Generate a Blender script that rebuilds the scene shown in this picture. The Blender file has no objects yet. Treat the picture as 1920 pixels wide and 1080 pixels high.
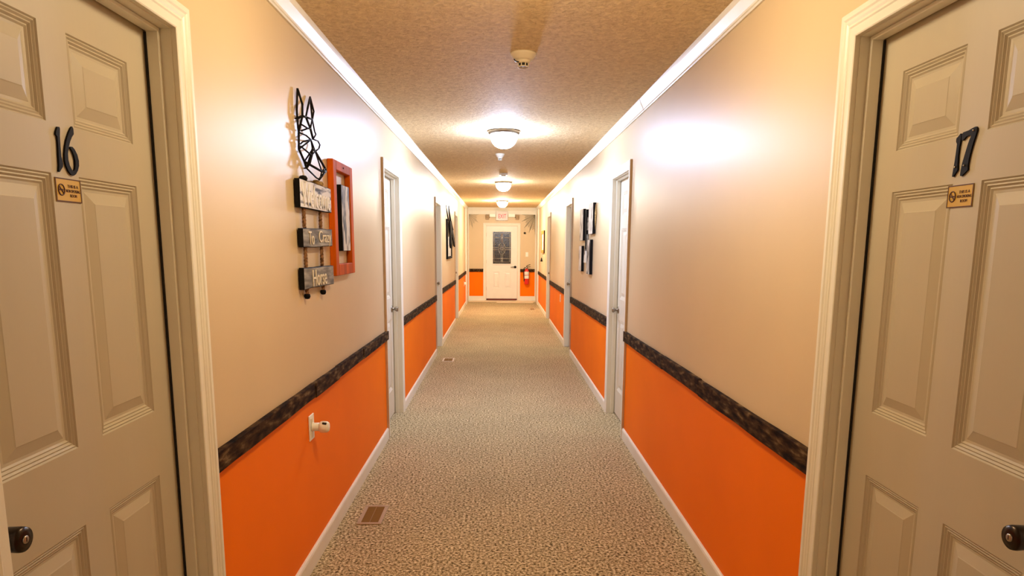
import bpy, bmesh, math, random
from mathutils import Vector, Matrix, noise
random.seed(7)
SC = bpy.context.scene
COL = SC.collection

# ------------------------------------------------------------------ camera
EYE = Vector((0.0, 0.0, 1.475))
VX, VY, CY = 938.0, 460.0, 654.0
FPX = 1235.5
F3 = Vector((VX - 960, VY - CY, FPX)).normalized()          # corridor axis in camera space (x right, y down, z forward)
D3 = Vector((911 - 960, 8528 - CY, FPX)).normalized()
D3 = (D3 - F3 * D3.dot(F3)).normalized()
R3 = D3.cross(F3)
# camera axes in the world: component i of a camera axis along world X (R3), Y (F3), Z (-D3)
cam_x = Vector((R3[0], F3[0], -D3[0]))
cam_dn = Vector((R3[1], F3[1], -D3[1]))
cam_fw = Vector((R3[2], F3[2], -D3[2]))
cd = bpy.data.cameras.new('camera')
cam = bpy.data.objects.new('camera', cd)
COL.objects.link(cam)
m = Matrix.Identity(4)
for i in range(3):
    m[i][0] = cam_x[i]; m[i][1] = -cam_dn[i]; m[i][2] = -cam_fw[i]; m[i][3] = EYE[i]
cam.matrix_world = m
cd.sensor_width = 36
cd.lens = FPX / 1920 * 36
cd.shift_y = (CY - 540) / 1920
cd.clip_start = 0.02
SC.camera = cam

# ------------------------------------------------------------------ world and exposure
w = bpy.data.worlds.new('world'); SC.world = w; w.use_nodes = True
w.node_tree.nodes['Background'].inputs[0].default_value = (0.05, 0.045, 0.04, 1)
w.node_tree.nodes['Background'].inputs[1].default_value = 0.3
SC.view_settings.view_transform = 'Standard'
SC.view_settings.look = 'None'
SC.view_settings.gamma = 1
SC.view_settings.use_curve_mapping = False
SC.view_settings.exposure = -0.25

# lamp list: y along the hall, colour, strength of the glowing glass
LAMPS = [(-1.6, (1.0, 0.80, 0.52), 50), (2.15, (1.0, 0.78, 0.48), 132), (5.85, (0.60, 0.71, 1.0), 330), (10.38, (0.95, 0.95, 0.95), 220), (14.74, (1.0, 0.88, 0.68), 440)]  # first lamp is unseen, added as fill for the near doors and trim

XL, XR, HC, YB, YE = -0.865, 0.96, 2.44, -2.6, 17.4

# ------------------------------------------------------------------ materials
def mat(name, color, rough=0.6, metal=0.0, spec=0.5, vary=0.0, vscale=8.0, bump=0.0, bscale=60.0, bdist=0.002, emis=None, estr=0.0, stretch=(1, 1, 1), detail=4, coat=0.0):
    m = bpy.data.materials.new(name); m.use_nodes = True
    nt = m.node_tree; b = nt.nodes['Principled BSDF']
    b.inputs['Base Color'].default_value = (*color, 1)
    b.inputs['Roughness'].default_value = rough
    b.inputs['Metallic'].default_value = metal
    b.inputs['Specular IOR Level'].default_value = spec
    b.inputs['Coat Weight'].default_value = coat
    if emis:
        b.inputs['Emission Color'].default_value = (*emis, 1)
        b.inputs['Emission Strength'].default_value = estr
    tc = nt.nodes.new('ShaderNodeNewGeometry')
    mp = nt.nodes.new('ShaderNodeMapping'); mp.inputs['Scale'].default_value = stretch
    nt.links.new(tc.outputs['Position'], mp.inputs['Vector'])
    if vary:
        n = nt.nodes.new('ShaderNodeTexNoise'); n.inputs['Scale'].default_value = vscale; n.inputs['Detail'].default_value = detail
        nt.links.new(mp.outputs[0], n.inputs['Vector'])
        r = nt.nodes.new('ShaderNodeValToRGB')
        r.color_ramp.elements[0].position = 0.3; r.color_ramp.elements[1].position = 0.7
        r.color_ramp.elements[0].color = (*[max(0, c * (1 - vary)) for c in color], 1)
        r.color_ramp.elements[1].color = (*[min(1, c * (1 + vary)) for c in color], 1)
        nt.links.new(n.outputs['Fac'], r.inputs[0]); nt.links.new(r.outputs[0], b.inputs['Base Color'])
    if bump:
        n2 = nt.nodes.new('ShaderNodeTexNoise'); n2.inputs['Scale'].default_value = bscale; n2.inputs['Detail'].default_value = 3
        nt.links.new(mp.outputs[0], n2.inputs['Vector'])
        bp = nt.nodes.new('ShaderNodeBump'); bp.inputs['Strength'].default_value = bump; bp.inputs['Distance'].default_value = bdist
        nt.links.new(n2.outputs['Fac'], bp.inputs['Height']); nt.links.new(bp.outputs[0], b.inputs['Normal'])
    return m

def ramp_mat(name, stops, scale, rough=0.8, stretch=(1, 1, 1), bump=0.0, bdist=0.003, detail=5, tex='noise', spec=0.3):
    m = bpy.data.materials.new(name); m.use_nodes = True
    nt = m.node_tree; b = nt.nodes['Principled BSDF']; b.inputs['Roughness'].default_value = rough; b.inputs['Specular IOR Level'].default_value = spec
    g = nt.nodes.new('ShaderNodeNewGeometry'); mp = nt.nodes.new('ShaderNodeMapping'); mp.inputs['Scale'].default_value = stretch
    nt.links.new(g.outputs['Position'], mp.inputs['Vector'])
    n = nt.nodes.new('ShaderNodeTexNoise'); n.inputs['Scale'].default_value = scale; n.inputs['Detail'].default_value = detail
    nt.links.new(mp.outputs[0], n.inputs['Vector'])
    r = nt.nodes.new('ShaderNodeValToRGB'); cr = r.color_ramp
    while len(cr.elements) < len(stops): cr.elements.new(0.5)
    for e, (p, c) in zip(cr.elements, stops): e.position = p; e.color = (*c, 1)
    nt.links.new(n.outputs['Fac'], r.inputs[0]); nt.links.new(r.outputs[0], b.inputs['Base Color'])
    if bump:
        bp = nt.nodes.new('ShaderNodeBump'); bp.inputs['Strength'].default_value = bump; bp.inputs['Distance'].default_value = bdist
        nt.links.new(n.outputs['Fac'], bp.inputs['Height']); nt.links.new(bp.outputs[0], b.inputs['Normal'])
    return m

def wall_material():
    """satin wall paint: faint roller texture, slightly uneven sheen"""
    m = mat('wall_beige', (0.70, 0.55, 0.34), 0.42, spec=0.5, vary=0.03, vscale=1.5, bump=0.25, bscale=260, bdist=0.0006)
    return m

def carpet_material():
    m = bpy.data.materials.new('carpet'); m.use_nodes = True
    nt = m.node_tree; b = nt.nodes['Principled BSDF']; b.inputs['Roughness'].default_value = 0.95; b.inputs['Specular IOR Level'].default_value = 0.1
    g = nt.nodes.new('ShaderNodeNewGeometry')
    v = nt.nodes.new('ShaderNodeTexVoronoi'); v.inputs['Scale'].default_value = 110
    n = nt.nodes.new('ShaderNodeTexNoise'); n.inputs['Scale'].default_value = 75; n.inputs['Detail'].default_value = 4; n.inputs['Roughness'].default_value = 0.7
    big = nt.nodes.new('ShaderNodeTexNoise'); big.inputs['Scale'].default_value = 2.2; big.inputs['Detail'].default_value = 3
    for t in (v, n, big): nt.links.new(g.outputs['Position'], t.inputs['Vector'])
    r = nt.nodes.new('ShaderNodeValToRGB'); cr = r.color_ramp
    for _ in range(3): cr.elements.new(0.5)
    for e, (p, c) in zip(cr.elements, [(0.37, (0.05, 0.03, 0.010)), (0.44, (0.29, 0.215, 0.10)), (0.50, (0.52, 0.40, 0.22)), (0.57, (0.76, 0.62, 0.37)), (0.65, (1.0, 0.90, 0.62))]):
        e.position = p; e.color = (*c, 1)
    nt.links.new(n.outputs['Fac'], r.inputs[0])
    mx = nt.nodes.new('ShaderNodeMix'); mx.data_type = 'RGBA'; mx.blend_type = 'MULTIPLY'; mx.inputs['Factor'].default_value = 0.35
    r2 = nt.nodes.new('ShaderNodeValToRGB'); r2.color_ramp.elements[0].position = 0.35; r2.color_ramp.elements[0].color = (0.72, 0.72, 0.74, 1); r2.color_ramp.elements[1].position = 0.65
    nt.links.new(big.outputs['Fac'], r2.inputs[0])
    nt.links.new(r.outputs[0], mx.inputs['A']); nt.links.new(r2.outputs[0], mx.inputs['B'])
    nt.links.new(mx.outputs['Result'], b.inputs['Base Color'])
    ad = nt.nodes.new('ShaderNodeMath'); ad.operation = 'SUBTRACT'
    nt.links.new(n.outputs['Fac'], ad.inputs[0]); nt.links.new(v.outputs['Distance'], ad.inputs[1])
    bp = nt.nodes.new('ShaderNodeBump'); bp.inputs['Strength'].default_value = 0.9; bp.inputs['Distance'].default_value = 0.006
    nt.links.new(ad.outputs[0], bp.inputs['Height']); nt.links.new(bp.outputs[0], b.inputs['Normal'])
    return m

def ceiling_material():
    m = bpy.data.materials.new('ceiling_texture'); m.use_nodes = True
    nt = m.node_tree; b = nt.nodes['Principled BSDF']; b.inputs['Roughness'].default_value = 0.75; b.inputs['Specular IOR Level'].default_value = 0.25
    g = nt.nodes.new('ShaderNodeNewGeometry')
    n = nt.nodes.new('ShaderNodeTexNoise'); n.inputs['Scale'].default_value = 38; n.inputs['Detail'].default_value = 5; n.inputs['Roughness'].default_value = 0.62; n.inputs['Distortion'].default_value = 0.8
    n2 = nt.nodes.new('ShaderNodeTexNoise'); n2.inputs['Scale'].default_value = 3.5
    for t in (n, n2): nt.links.new(g.outputs['Position'], t.inputs['Vector'])
    r = nt.nodes.new('ShaderNodeValToRGB'); r.color_ramp.elements[0].position = 0.3; r.color_ramp.elements[1].position = 0.7
    r.color_ramp.elements[0].color = (0.66, 0.48, 0.26, 1); r.color_ramp.elements[1].color = (0.97, 0.78, 0.48, 1)
    nt.links.new(n.outputs['Fac'], r.inputs[0]); nt.links.new(r.outputs[0], b.inputs['Base Color'])
    bp = nt.nodes.new('ShaderNodeBump'); bp.inputs['Strength'].default_value = 1.0; bp.inputs['Distance'].default_value = 0.012
    nt.links.new(n.outputs['Fac'], bp.inputs['Height']); nt.links.new(bp.outputs[0], b.inputs['Normal'])
    return m

M = dict(
    beige=wall_material(),
    orange=mat('wall_orange', (0.98, 0.20, 0.0), 0.55, spec=0.12, vary=0.05, vscale=2.0, bump=0.25, bscale=240, bdist=0.0006),
    carpet=carpet_material(),
    ceiling=ceiling_material(),
    trim=mat('trim_white', (0.86, 0.835, 0.735), 0.38, vary=0.03, vscale=6, bump=0.1, bscale=90, bdist=0.0005, stretch=(1, 1, .15)),
    door=mat('door_paint', (0.74, 0.68, 0.55), 0.42, vary=0.03, vscale=5, bump=0.2, bscale=70, bdist=0.0006, stretch=(1, 1, .12)),
    nearpaint=mat('door_paint_cream', (0.52, 0.465, 0.355), 0.45, vary=0.03, vscale=5, bump=0.25, bscale=70, bdist=0.0006, stretch=(1, 1, .12)),  # darker copy of the door paint, edge vignette put into the colour
    enddoor=mat('door_white', (0.88, 0.86, 0.80), 0.4, vary=0.02),
    edge=mat('raw_edge', (0.60, 0.43, 0.26), 0.6, vary=0.25, vscale=20, stretch=(1, 1, .1)),
    barn=ramp_mat('barn_wood', [(0.32, (0.006, 0.003, 0.002)), (0.46, (0.030, 0.014, 0.006)), (0.58, (0.075, 0.040, 0.016)), (0.72, (0.22, 0.14, 0.07))], 34, 0.85, spec=.08, stretch=(1, .35, 1.3), bump=0.9, bdist=0.004, detail=8),
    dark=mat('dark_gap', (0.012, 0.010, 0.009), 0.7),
    black=mat('black_metal', (0.004, 0.0035, 0.0035), 0.6, spec=0.18),
    blackpaint=mat('black_paint', (0.006, 0.005, 0.005), 0.7, spec=0.12),
    nickel=mat('brushed_nickel', (0.30, 0.26, 0.21), 0.28, metal=1.0),
    bronze=mat('aged_bronze', (0.045, 0.035, 0.03), 0.28, metal=1.0),
    keyface=mat('key_cylinder', (0.45, 0.42, 0.38), 0.3, metal=1.0),
    gold=mat('gold_plate', (0.62, 0.38, 0.05), 0.4, metal=0.25, vary=0.06),
    brown=mat('dark_brown_ink', (0.09, 0.03, 0.012), 0.6),
    plastic=mat('white_plastic', (0.94, 0.93, 0.84), 0.35),
    cream=mat('cream_plastic', (0.80, 0.70, 0.52), 0.45),
    redwood=mat('red_stained_wood', (0.58, 0.105, 0.003), 0.65, spec=.08, vary=0.35, vscale=14, stretch=(1, 1, .2), bump=0.4, bscale=60, bdist=0.0015),
    whitewash=ramp_mat('whitewashed_wood', [(0.33, (0.05, 0.05, 0.06)), (0.41, (0.32, 0.32, 0.36)), (0.50, (0.82, 0.81, 0.83))], 26, 0.7, stretch=(1, .3, 1.6), bump=0.5),
    greywood=ramp_mat('grey_wood', [(0.30, (0.07, 0.065, 0.055)), (0.5, (0.23, 0.21, 0.175)), (0.7, (0.42, 0.40, 0.34))], 22, 0.75, stretch=(1, .3, 1.8), bump=0.5),
    lettering=mat('cream_letter_paint', (0.86, 0.76, 0.56), 0.6),
    whiteletter=mat('white_letter_paint', (0.90, 0.87, 0.80), 0.6),
    rope=ramp_mat('brown_rope', [(0.35, (0.10, 0.045, 0.02)), (0.65, (0.36, 0.19, 0.09))], 90, 0.9),
    tanrope=ramp_mat('tan_rope', [(0.35, (0.22, 0.13, 0.04)), (0.65, (0.55, 0.38, 0.16))], 90, 0.9),
    bwphoto=ramp_mat('black_white_print', [(0.40, (0.02, 0.02, 0.02)), (0.48, (0.20, 0.18, 0.15)), (0.56, (0.75, 0.70, 0.60))], 9, 0.6, stretch=(1, 1.6, .7), detail=3),
    greyphoto=ramp_mat('pale_print', [(0.34, (0.10, 0.08, 0.06)), (0.42, (0.55, 0.49, 0.40)), (0.49, (0.88, 0.85, 0.76))], 11, 0.6, stretch=(1, 1.4, .6), detail=3),
    orangewood=mat('orange_wood', (0.72, 0.26, 0.04), 0.5, vary=0.2, vscale=20),
    red=mat('extinguisher_red', (0.72, 0.012, 0.008), 0.25, coat=0.4),
    label=mat('paper_label', (0.85, 0.82, 0.76), 0.6),
    register=mat('floor_register', (0.44, 0.34, 0.22), 0.4, metal=0.3),
    regwhite=mat('floor_register_white', (0.78, 0.70, 0.56), 0.4, metal=0.1),
    slatmat=mat('register_slat', (0.26, 0.15, 0.03), 0.5, metal=0.3),
    webmat=mat('web_thread', (0.24, 0.22, 0.15), 0.9),
    came=mat('glass_came', (0.55, 0.52, 0.44), 0.35, metal=0.6),
    glass=ramp_mat('dark_textured_glass', [(0.35, (0.010, 0.010, 0.009)), (0.6, (0.055, 0.05, 0.04)), (0.75, (0.15, 0.14, 0.11))], 40, 0.15, bump=0.6, detail=4, spec=0.6),
    mat_red=mat('dark_red_sweep', (0.14, 0.025, 0.015), 0.7),
    threshold=mat('threshold_board', (0.78, 0.62, 0.40), 0.45, vary=0.08, stretch=(.2, 1, 1)),
    exitface=mat('exit_face', (0.74, 0.70, 0.70), 0.4, emis=(1.0, 0.93, 0.95), estr=0.02),
    exitred=mat('exit_letters', (0.60, 0.02, 0.08), 0.5, emis=(1.0, 0.10, 0.2), estr=0.10),
    lamphead=mat('tan_lamp_head', (0.42, 0.30, 0.17), 0.5),
    lens=mat('lamp_lens', (0.9, 0.88, 0.8), 0.1),
)

# ------------------------------------------------------------------ helpers
def new_bm(): return bmesh.new()

def quadbox(bm, c8, mi=0):
    v = [bm.verts.new(c) for c in c8]
    for f in ((0, 3, 2, 1), (4, 5, 6, 7), (0, 1, 5, 4), (1, 2, 6, 5), (2, 3, 7, 6), (3, 0, 4, 7)):
        fc = bm.faces.new([v[i] for i in f]); fc.material_index = mi

def box(bm, x0, x1, y0, y1, z0, z1, mi=0):
    quadbox(bm, [(x0, y0, z0), (x1, y0, z0), (x1, y1, z0), (x0, y1, z0), (x0, y0, z1), (x1, y0, z1), (x1, y1, z1), (x0, y1, z1)], mi)

def bevelbox(bm, x0, x1, y0, y1, z0, z1, b=0.002, mi=0, seg=1):
    t = bmesh.new(); box(t, min(x0, x1), max(x0, x1), min(y0, y1), max(y0, y1), min(z0, z1), max(z0, z1), mi)
    bmesh.ops.bevel(t, geom=t.edges[:], offset=b, segments=seg, affect='EDGES', profile=0.5)
    for f in t.faces: f.material_index = mi
    me = bpy.data.meshes.new('tmp'); t.to_mesh(me); t.free(); bm.from_mesh(me); bpy.data.meshes.remove(me)

def tube(bm, pts, r, n=8, cap=True, mi=0):
    pts = [Vector(p) for p in pts]
    rr = r if isinstance(r, (list, tuple)) else [r] * len(pts)
    rings = []; prev = None
    for i, p in enumerate(pts):
        d = (pts[min(i + 1, len(pts) - 1)] - pts[max(i - 1, 0)])
        if d.length < 1e-9: d = Vector((0, 0, 1))
        d.normalize()
        if prev is None:
            a = d.orthogonal().normalized()
        else:
            a = (prev - d * prev.dot(d))
            a = a.normalized() if a.length > 1e-6 else d.orthogonal().normalized()
        prev = a; b = d.cross(a)
        rings.append([bm.verts.new(p + (a * math.cos(t) + b * math.sin(t)) * rr[i]) for t in [2 * math.pi * k / n for k in range(n)]])
    for i in range(len(rings) - 1):
        for k in range(n):
            f = bm.faces.new((rings[i][k], rings[i][(k + 1) % n], rings[i + 1][(k + 1) % n], rings[i + 1][k])); f.material_index = mi; f.smooth = True
    if cap:
        f = bm.faces.new(rings[0][::-1]); f.material_index = mi
        f = bm.faces.new(rings[-1]); f.material_index = mi

def lathe(bm, c, axis, prof, n=32, mi=0, smooth=True):
    """prof: list of (radius, height along axis)"""
    c = Vector(c); axis = Vector(axis).normalized(); a = axis.orthogonal().normalized(); b = axis.cross(a)
    rings = []
    for r, h in prof:
        if r < 1e-6: rings.append([bm.verts.new(c + axis * h)])
        else: rings.append([bm.verts.new(c + axis * h + (a * math.cos(t) + b * math.sin(t)) * r) for t in [2 * math.pi * k / n for k in range(n)]])
    for i in range(len(rings) - 1):
        A, B = rings[i], rings[i + 1]
        for k in range(n):
            if len(A) == 1 and len(B) == 1: continue
            if len(A) == 1: f = bm.faces.new((A[0], B[(k + 1) % n], B[k]))
            elif len(B) == 1: f = bm.faces.new((A[k], A[(k + 1) % n], B[0]))
            else: f = bm.faces.new((A[k], A[(k + 1) % n], B[(k + 1) % n], B[k]))
            f.material_index = mi; f.smooth = smooth

def prism(bm, poly, e, mi=0):
    """extrude a planar polygon (3D points) by vector e"""
    e = Vector(e)
    A = [bm.verts.new(Vector(p)) for p in poly]; B = [bm.verts.new(Vector(p) + e) for p in poly]
    n = len(A)
    fs = []
    from mathutils.geometry import tessellate_polygon
    for t in tessellate_polygon([[Vector(p) for p in poly]]):
        for ring in (A, B): fs.append(bm.faces.new([ring[i] for i in t]))
    for k in range(n): fs.append(bm.faces.new((A[k], B[k], B[(k + 1) % n], A[(k + 1) % n])))
    for f in fs: f.material_index = mi

def empty(name, loc, parent=None):
    o = bpy.data.objects.new(name, None); COL.objects.link(o); o.location = loc
    o.empty_display_size = 0.05
    return o

def obj(name, bm, mats, parent=None, loc=None, recalc=True):
    """link bm (world coordinates) as one object; its origin is the root thing's base or loc"""
    root = parent
    while root is not None and root.parent is not None: root = root.parent
    org = Vector(root.location) if root is not None else Vector(loc or (0, 0, 0))
    if recalc: bmesh.ops.recalc_face_normals(bm, faces=bm.faces)
    bmesh.ops.translate(bm, verts=bm.verts, vec=-org)
    me = bpy.data.meshes.new(name); bm.to_mesh(me); bm.free()
    for mm in (mats if isinstance(mats, (list, tuple)) else [mats]): me.materials.append(M[mm] if isinstance(mm, str) else mm)
    o = bpy.data.objects.new(name, me); COL.objects.link(o)
    if parent is not None: o.parent = parent
    else: o.location = org
    return o

def tag(o, label, cat, group=None, kind=None):
    o['label'] = label; o['category'] = cat
    if group: o['group'] = group
    if kind: o['kind'] = kind
    return o

# the wall a thing hangs on: P(side, n, y, z) -> world, n = distance out from the wall into the hall
def P(side, n, y, z): return Vector((XL + n, y, z)) if side < 0 else Vector((XR - n, y, z))
def sbox(bm, side, n0, n1, y0, y1, z0, z1, mi=0, b=None):
    a, c = P(side, n0, y0, z0), P(side, n1, y1, z1)
    if b: bevelbox(bm, a.x, c.x, y0, y1, z0, z1, b, mi)
    else: box(bm, min(a.x, c.x), max(a.x, c.x), y0, y1, z0, z1, mi)

def text(name, s, mats, parent, center, right, up, height, width=None, depth=0.001, shear=0.0):
    cu = bpy.data.curves.new(name, 'FONT'); cu.body = s; cu.align_x = 'CENTER'; cu.align_y = 'CENTER'; cu.extrude = 0.5; cu.resolution_u = 3; cu.shear = shear
    t = bpy.data.objects.new('tmp', cu); COL.objects.link(t)
    dg = bpy.context.evaluated_depsgraph_get(); dg.update()
    me = bpy.data.meshes.new_from_object(t.evaluated_get(dg))
    bpy.data.objects.remove(t)
    xs = [v.co.x for v in me.vertices]; ys = [v.co.y for v in me.vertices]
    cx, cy = (min(xs) + max(xs)) / 2, (min(ys) + max(ys)) / 2
    sy = height / (max(ys) - min(ys)); sx = width / (max(xs) - min(xs)) if width else sy
    r, u = Vector(right), Vector(up); nrm = r.cross(u); c = Vector(center)
    bm = bmesh.new(); bm.from_mesh(me); bpy.data.meshes.remove(me)
    for v in bm.verts:
        v.co = c + r * ((v.co.x - cx) * sx) + u * ((v.co.y - cy) * sy) + nrm * ((v.co.z / 0.5 + 1) * 0.5 * depth)
    return obj(name, bm, mats, parent)

# pixel of the photograph -> point on the plane x = X (used only to take sizes off the photograph)
def onx(px, py, X):
    c = Vector((px - 960, py - CY, FPX)); r = Vector((c.dot(R3), c.dot(F3), -c.dot(D3)))
    r *= X / r.x
    return EYE + r

# ------------------------------------------------------------------ room shell
OPEN = {1: (1.098, 1.847), 2: (5.000, 5.715), 3: (8.920, 9.635), 4: (12.72, 13.435)}
ZT = 2.03
SPLIT = 0.79

def side_wall(side, name, label):
    bm = new_bm()
    ys = [YB]
    for k in sorted(OPEN): ys += [OPEN[k][0] - .012, OPEN[k][1] + .012]
    ys.append(YE + 0.12)
    for i in range(0, len(ys) - 1):
        y0, y1 = ys[i], ys[i + 1]
        if i % 2 == 0:
            sbox(bm, side, -0.13, 0, y0, y1, -0.02, SPLIT, 1); sbox(bm, side, -0.13, 0, y0, y1, SPLIT, HC + 0.02, 0)
        else:
            sbox(bm, side, -0.13, 0, y0, y1, ZT + .012, HC + 0.02, 0)
    return tag(obj(name, bm, ['beige', 'orange']), label, 'wall', kind='structure')
side_wall(-1, 'wall_left', 'left hallway wall, beige above and orange below the dark wood rail')
side_wall(1, 'wall_right', 'right hallway wall, beige above and orange below the dark wood rail')

bm = new_bm()
DX0, DX1, DZT = -0.362, 0.442, 1.965       # end door slab
box(bm, XL - .13, DX0 - .01, YE, YE + .12, -.02, .80, 1); box(bm, XL - .13, DX0 - .01, YE, YE + .12, .80, HC + .02, 0)
box(bm, DX1 + .01, XR + .13, YE, YE + .12, -.02, .80, 1); box(bm, DX1 + .01, XR + .13, YE, YE + .12, .80, HC + .02, 0)
box(bm, DX0 - .01, DX1 + .01, YE, YE + .12, DZT + .01, HC + .02, 0)
tag(obj('wall_end', bm, ['beige', 'orange']), 'end wall of the hallway around the white exit door', 'wall', kind='structure')
bm = new_bm(); box(bm, XL - .13, XR + .13, YB - .1, YB, -.02, SPLIT, 1); box(bm, XL - .13, XR + .13, YB - .1, YB, SPLIT, HC + .02, 0)
tag(obj('wall_back', bm, ['beige', 'orange']), 'wall closing the hallway behind the camera', 'wall', kind='structure')
bm = new_bm(); box(bm, XL - .4, XR + .4, YB - .1, YE + .3, -.1, 0)
tag(obj('floor', bm, 'carpet'), 'speckled beige and brown looped carpet floor', 'floor', kind='structure')
bm = new_bm(); box(bm, XL - .4, XR + .4, YB - .1, YE + .3, HC, HC + .1)
tag(obj('ceiling', bm, 'ceiling'), 'tan textured ceiling of the hallway', 'ceiling', kind='structure')

# baseboards ------------------------------------------------------------------
def spans(gap=0.068):
    ys = [YB]
    for k in sorted(OPEN): ys += [OPEN[k][0] - gap, OPEN[k][1] + gap]
    ys.append(YE)
    return [(ys[i], ys[i + 1]) for i in range(0, len(ys), 2)]

def strip(bm, side, prof, y0, y1, mi=0):
    """prof: closed (n, z) outline swept along the wall"""
    A = [bm.verts.new(P(side, n, y0, z)) for n, z in prof]; B = [bm.verts.new(P(side, n, y1, z)) for n, z in prof]
    k = len(prof)
    for i in range(k): f = bm.faces.new((A[i], A[(i + 1) % k], B[(i + 1) % k], B[i])); f.material_index = mi
    bm.faces.new(A); bm.faces.new(B[::-1])

for side, nm in ((-1, 'baseboard_left'), (1, 'baseboard_right')):
    r = empty(nm, (XL if side < 0 else XR, 0, 0))
    tag(r, 'cream baseboard along the foot of the %s orange wall' % ('left' if side < 0 else 'right'), 'baseboard', kind='structure')
    for y0, y1 in spans():
        bm = new_bm(); strip(bm, side, [(0, 0), (.014, 0), (.014, .070), (.011, .079), (.006, .084), (0, .084)], y0 + .001, y1 - .001)
        obj('board', bm, 'trim', r)

# crown moulding, made up in lengths -----------------------------------------
CR = [(0, HC - .078), (.008, HC - .078), (.010, HC - .070), (.014, HC - .067), (.016, HC - .060), (.034, HC - .022), (.037, HC - .012), (.040, HC), (0, HC)]
for side, nm, cuts in ((-1, 'trim_1', [YB, 0.9, 3.62, 5.35, 9.1, 12.6, YE]), (1, 'trim_2', [YB, 1.2, 4.55, 8.2, 11.9, YE])):
    r = empty(nm, (XL if side < 0 else XR, 0, HC))
    tag(r, 'white crown moulding running along the top of the %s wall' % ('left' if side < 0 else 'right'), 'trim', kind='structure')
    for i in range(len(cuts) - 1):
        bm = new_bm(); dz = random.uniform(-.0015, .0015); prof = [(n + abs(dz) * (n > 0), z + dz * (z < HC)) for n, z in CR]
        strip(bm, side, prof, cuts[i] + .0015, cuts[i + 1] - .0015); obj('moulding_length', bm, 'trim', r)
bm = new_bm()
A = [bm.verts.new((XL + n, YE - n, z)) for n, z in CR]; B = [bm.verts.new((XR - n, YE - n, z)) for n, z in CR]
for i in range(len(CR)): bm.faces.new((A[i], A[(i + 1) % len(CR)], B[(i + 1) % len(CR)], B[i]))
box(bm, XL + .01, XR - .01, YE - .022, YE, HC - .175, HC - .079)
tag(obj('trim_3', bm, 'trim'), 'white crown moulding and flat band above the end door', 'trim', kind='structure')

# barn wood chair rails --------------------------------------------------------
RAILS = {  # side: list of (y0, y1, z bottom/top at y0, at y1, inner cuts)
    -1: [(1.915, 4.965, (.787, .855), (.764, .830), [2.98, 3.42, 4.05]), (5.785, 8.86, (.768, .835), (.738, .812), [6.9, 7.7]), (9.705, 12.66, (.765, .838), (.745, .815), [11.1]), (13.505, 17.35, (.765, .838), (.765, .838), [15.4])],
    1: [(1.915, 4.965, (.785, .862), (.758, .836), [3.05, 3.75]), (5.785, 8.86, (.766, .850), (.715, .795), [7.25]), (9.705, 12.66, (.765, .838), (.745, .815), [11.0]), (13.505, 17.35, (.765, .838), (.765, .838), [15.6])]}
for side, nm in ((-1, 'trim_4'), (1, 'trim_5')):
    r = empty(nm, (XL if side < 0 else XR, 0, .8))
    tag(r, 'dark weathered barn wood chair rail along the %s wall' % ('left' if side < 0 else 'right'), 'trim', kind='structure')
    for y0, y1, a, b, cuts in RAILS[side]:
        ys = [y0] + cuts + [y1]
        for i in range(len(ys) - 1):
            p, q = ys[i] + .001, ys[i + 1] - .001
            la = lambda y, j: a[j] + (b[j] - a[j]) * (y - y0) / (y1 - y0)
            th = .021 + random.uniform(-.003, .003); jz = random.uniform(-.003, .003)
            bm = new_bm(); n = max(2, int((q - p) / .12)); rings = []
            for k in range(n + 1):
                y = p + (q - p) * k / n
                w1, w2 = noise.noise(Vector((y * 3.1, side, 2))) * .0025, noise.noise(Vector((y * 3.7, side, 7))) * .0035
                zb, zt = la(y, 0) + jz + w2, la(y, 1) + jz + w1
                rings.append([bm.verts.new(P(side, nn, y, z)) for nn, z in ((0, zb), (th - .002, zb), (th, zb + .003), (th, zt - .003), (th - .002, zt), (0, zt))])
            for k in range(n):
                for c in range(6): bm.faces.new((rings[k][c], rings[k][(c + 1) % 6], rings[k + 1][(c + 1) % 6], rings[k + 1][c]))
            bm.faces.new(rings[0]); bm.faces.new(rings[-1][::-1])
            obj('plank', bm, 'barn', r)
r = empty('trim_6', (0, YE, .82)); tag(r, 'dark red-brown wood rail on the end wall beside the exit door', 'trim', kind='structure')
for x0, x1 in ((XL + .05, DX0 - .06), (DX1 + .08, XR - .05)):
    bm = new_bm(); bevelbox(bm, x0, x1, YE - .02, YE, .785, .865, .003); obj('plank', bm, 'barn', r)

# baseboard, corner boards and threshold at the end wall -------------------------
r = empty('baseboard_end', (0, YE, 0)); tag(r, 'tall cream baseboard at the foot of the end wall', 'baseboard', kind='structure')
for x0, x1 in ((XL + .045, DX0 - .056), (DX1 + .076, XR - .045)):
    bm = new_bm(); bevelbox(bm, x0, x1, YE - .02, YE, .0, .152, .004); obj('board', bm, 'trim', r)
for side, nm in ((-1, 'trim_7'), (1, 'trim_8')):
    bm = new_bm(); sbox(bm, side, 0, .03, 16.55, YE, 0, HC - .078, 0, .003)
    X = XL if side < 0 else XR
    bevelbox(bm, X + (.03 if side < 0 else -.03), X + (.052 if side < 0 else -.052), YE - .03, YE, 0, HC - .175, .003)
    tag(obj(nm, bm, 'trim'), 'cream corner board where the %s wall meets the end wall' % ('left' if side < 0 else 'right'), 'trim', kind='structure')
r = empty('trim_9', (0, YE - .1, 0)); tag(r, 'pale wood threshold boards lying on the carpet below the end door', 'threshold', kind='structure')
bm = new_bm(); bevelbox(bm, XL + .04, XR - .04, YE - .20, YE - .021, 0, .035, .006); obj('board', bm, 'threshold', r)
bm = new_bm(); bevelbox(bm, -.09, XR - .10, YE - .42, YE - .202, 0, .020, .006); obj('board', bm, 'threshold', r)

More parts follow.
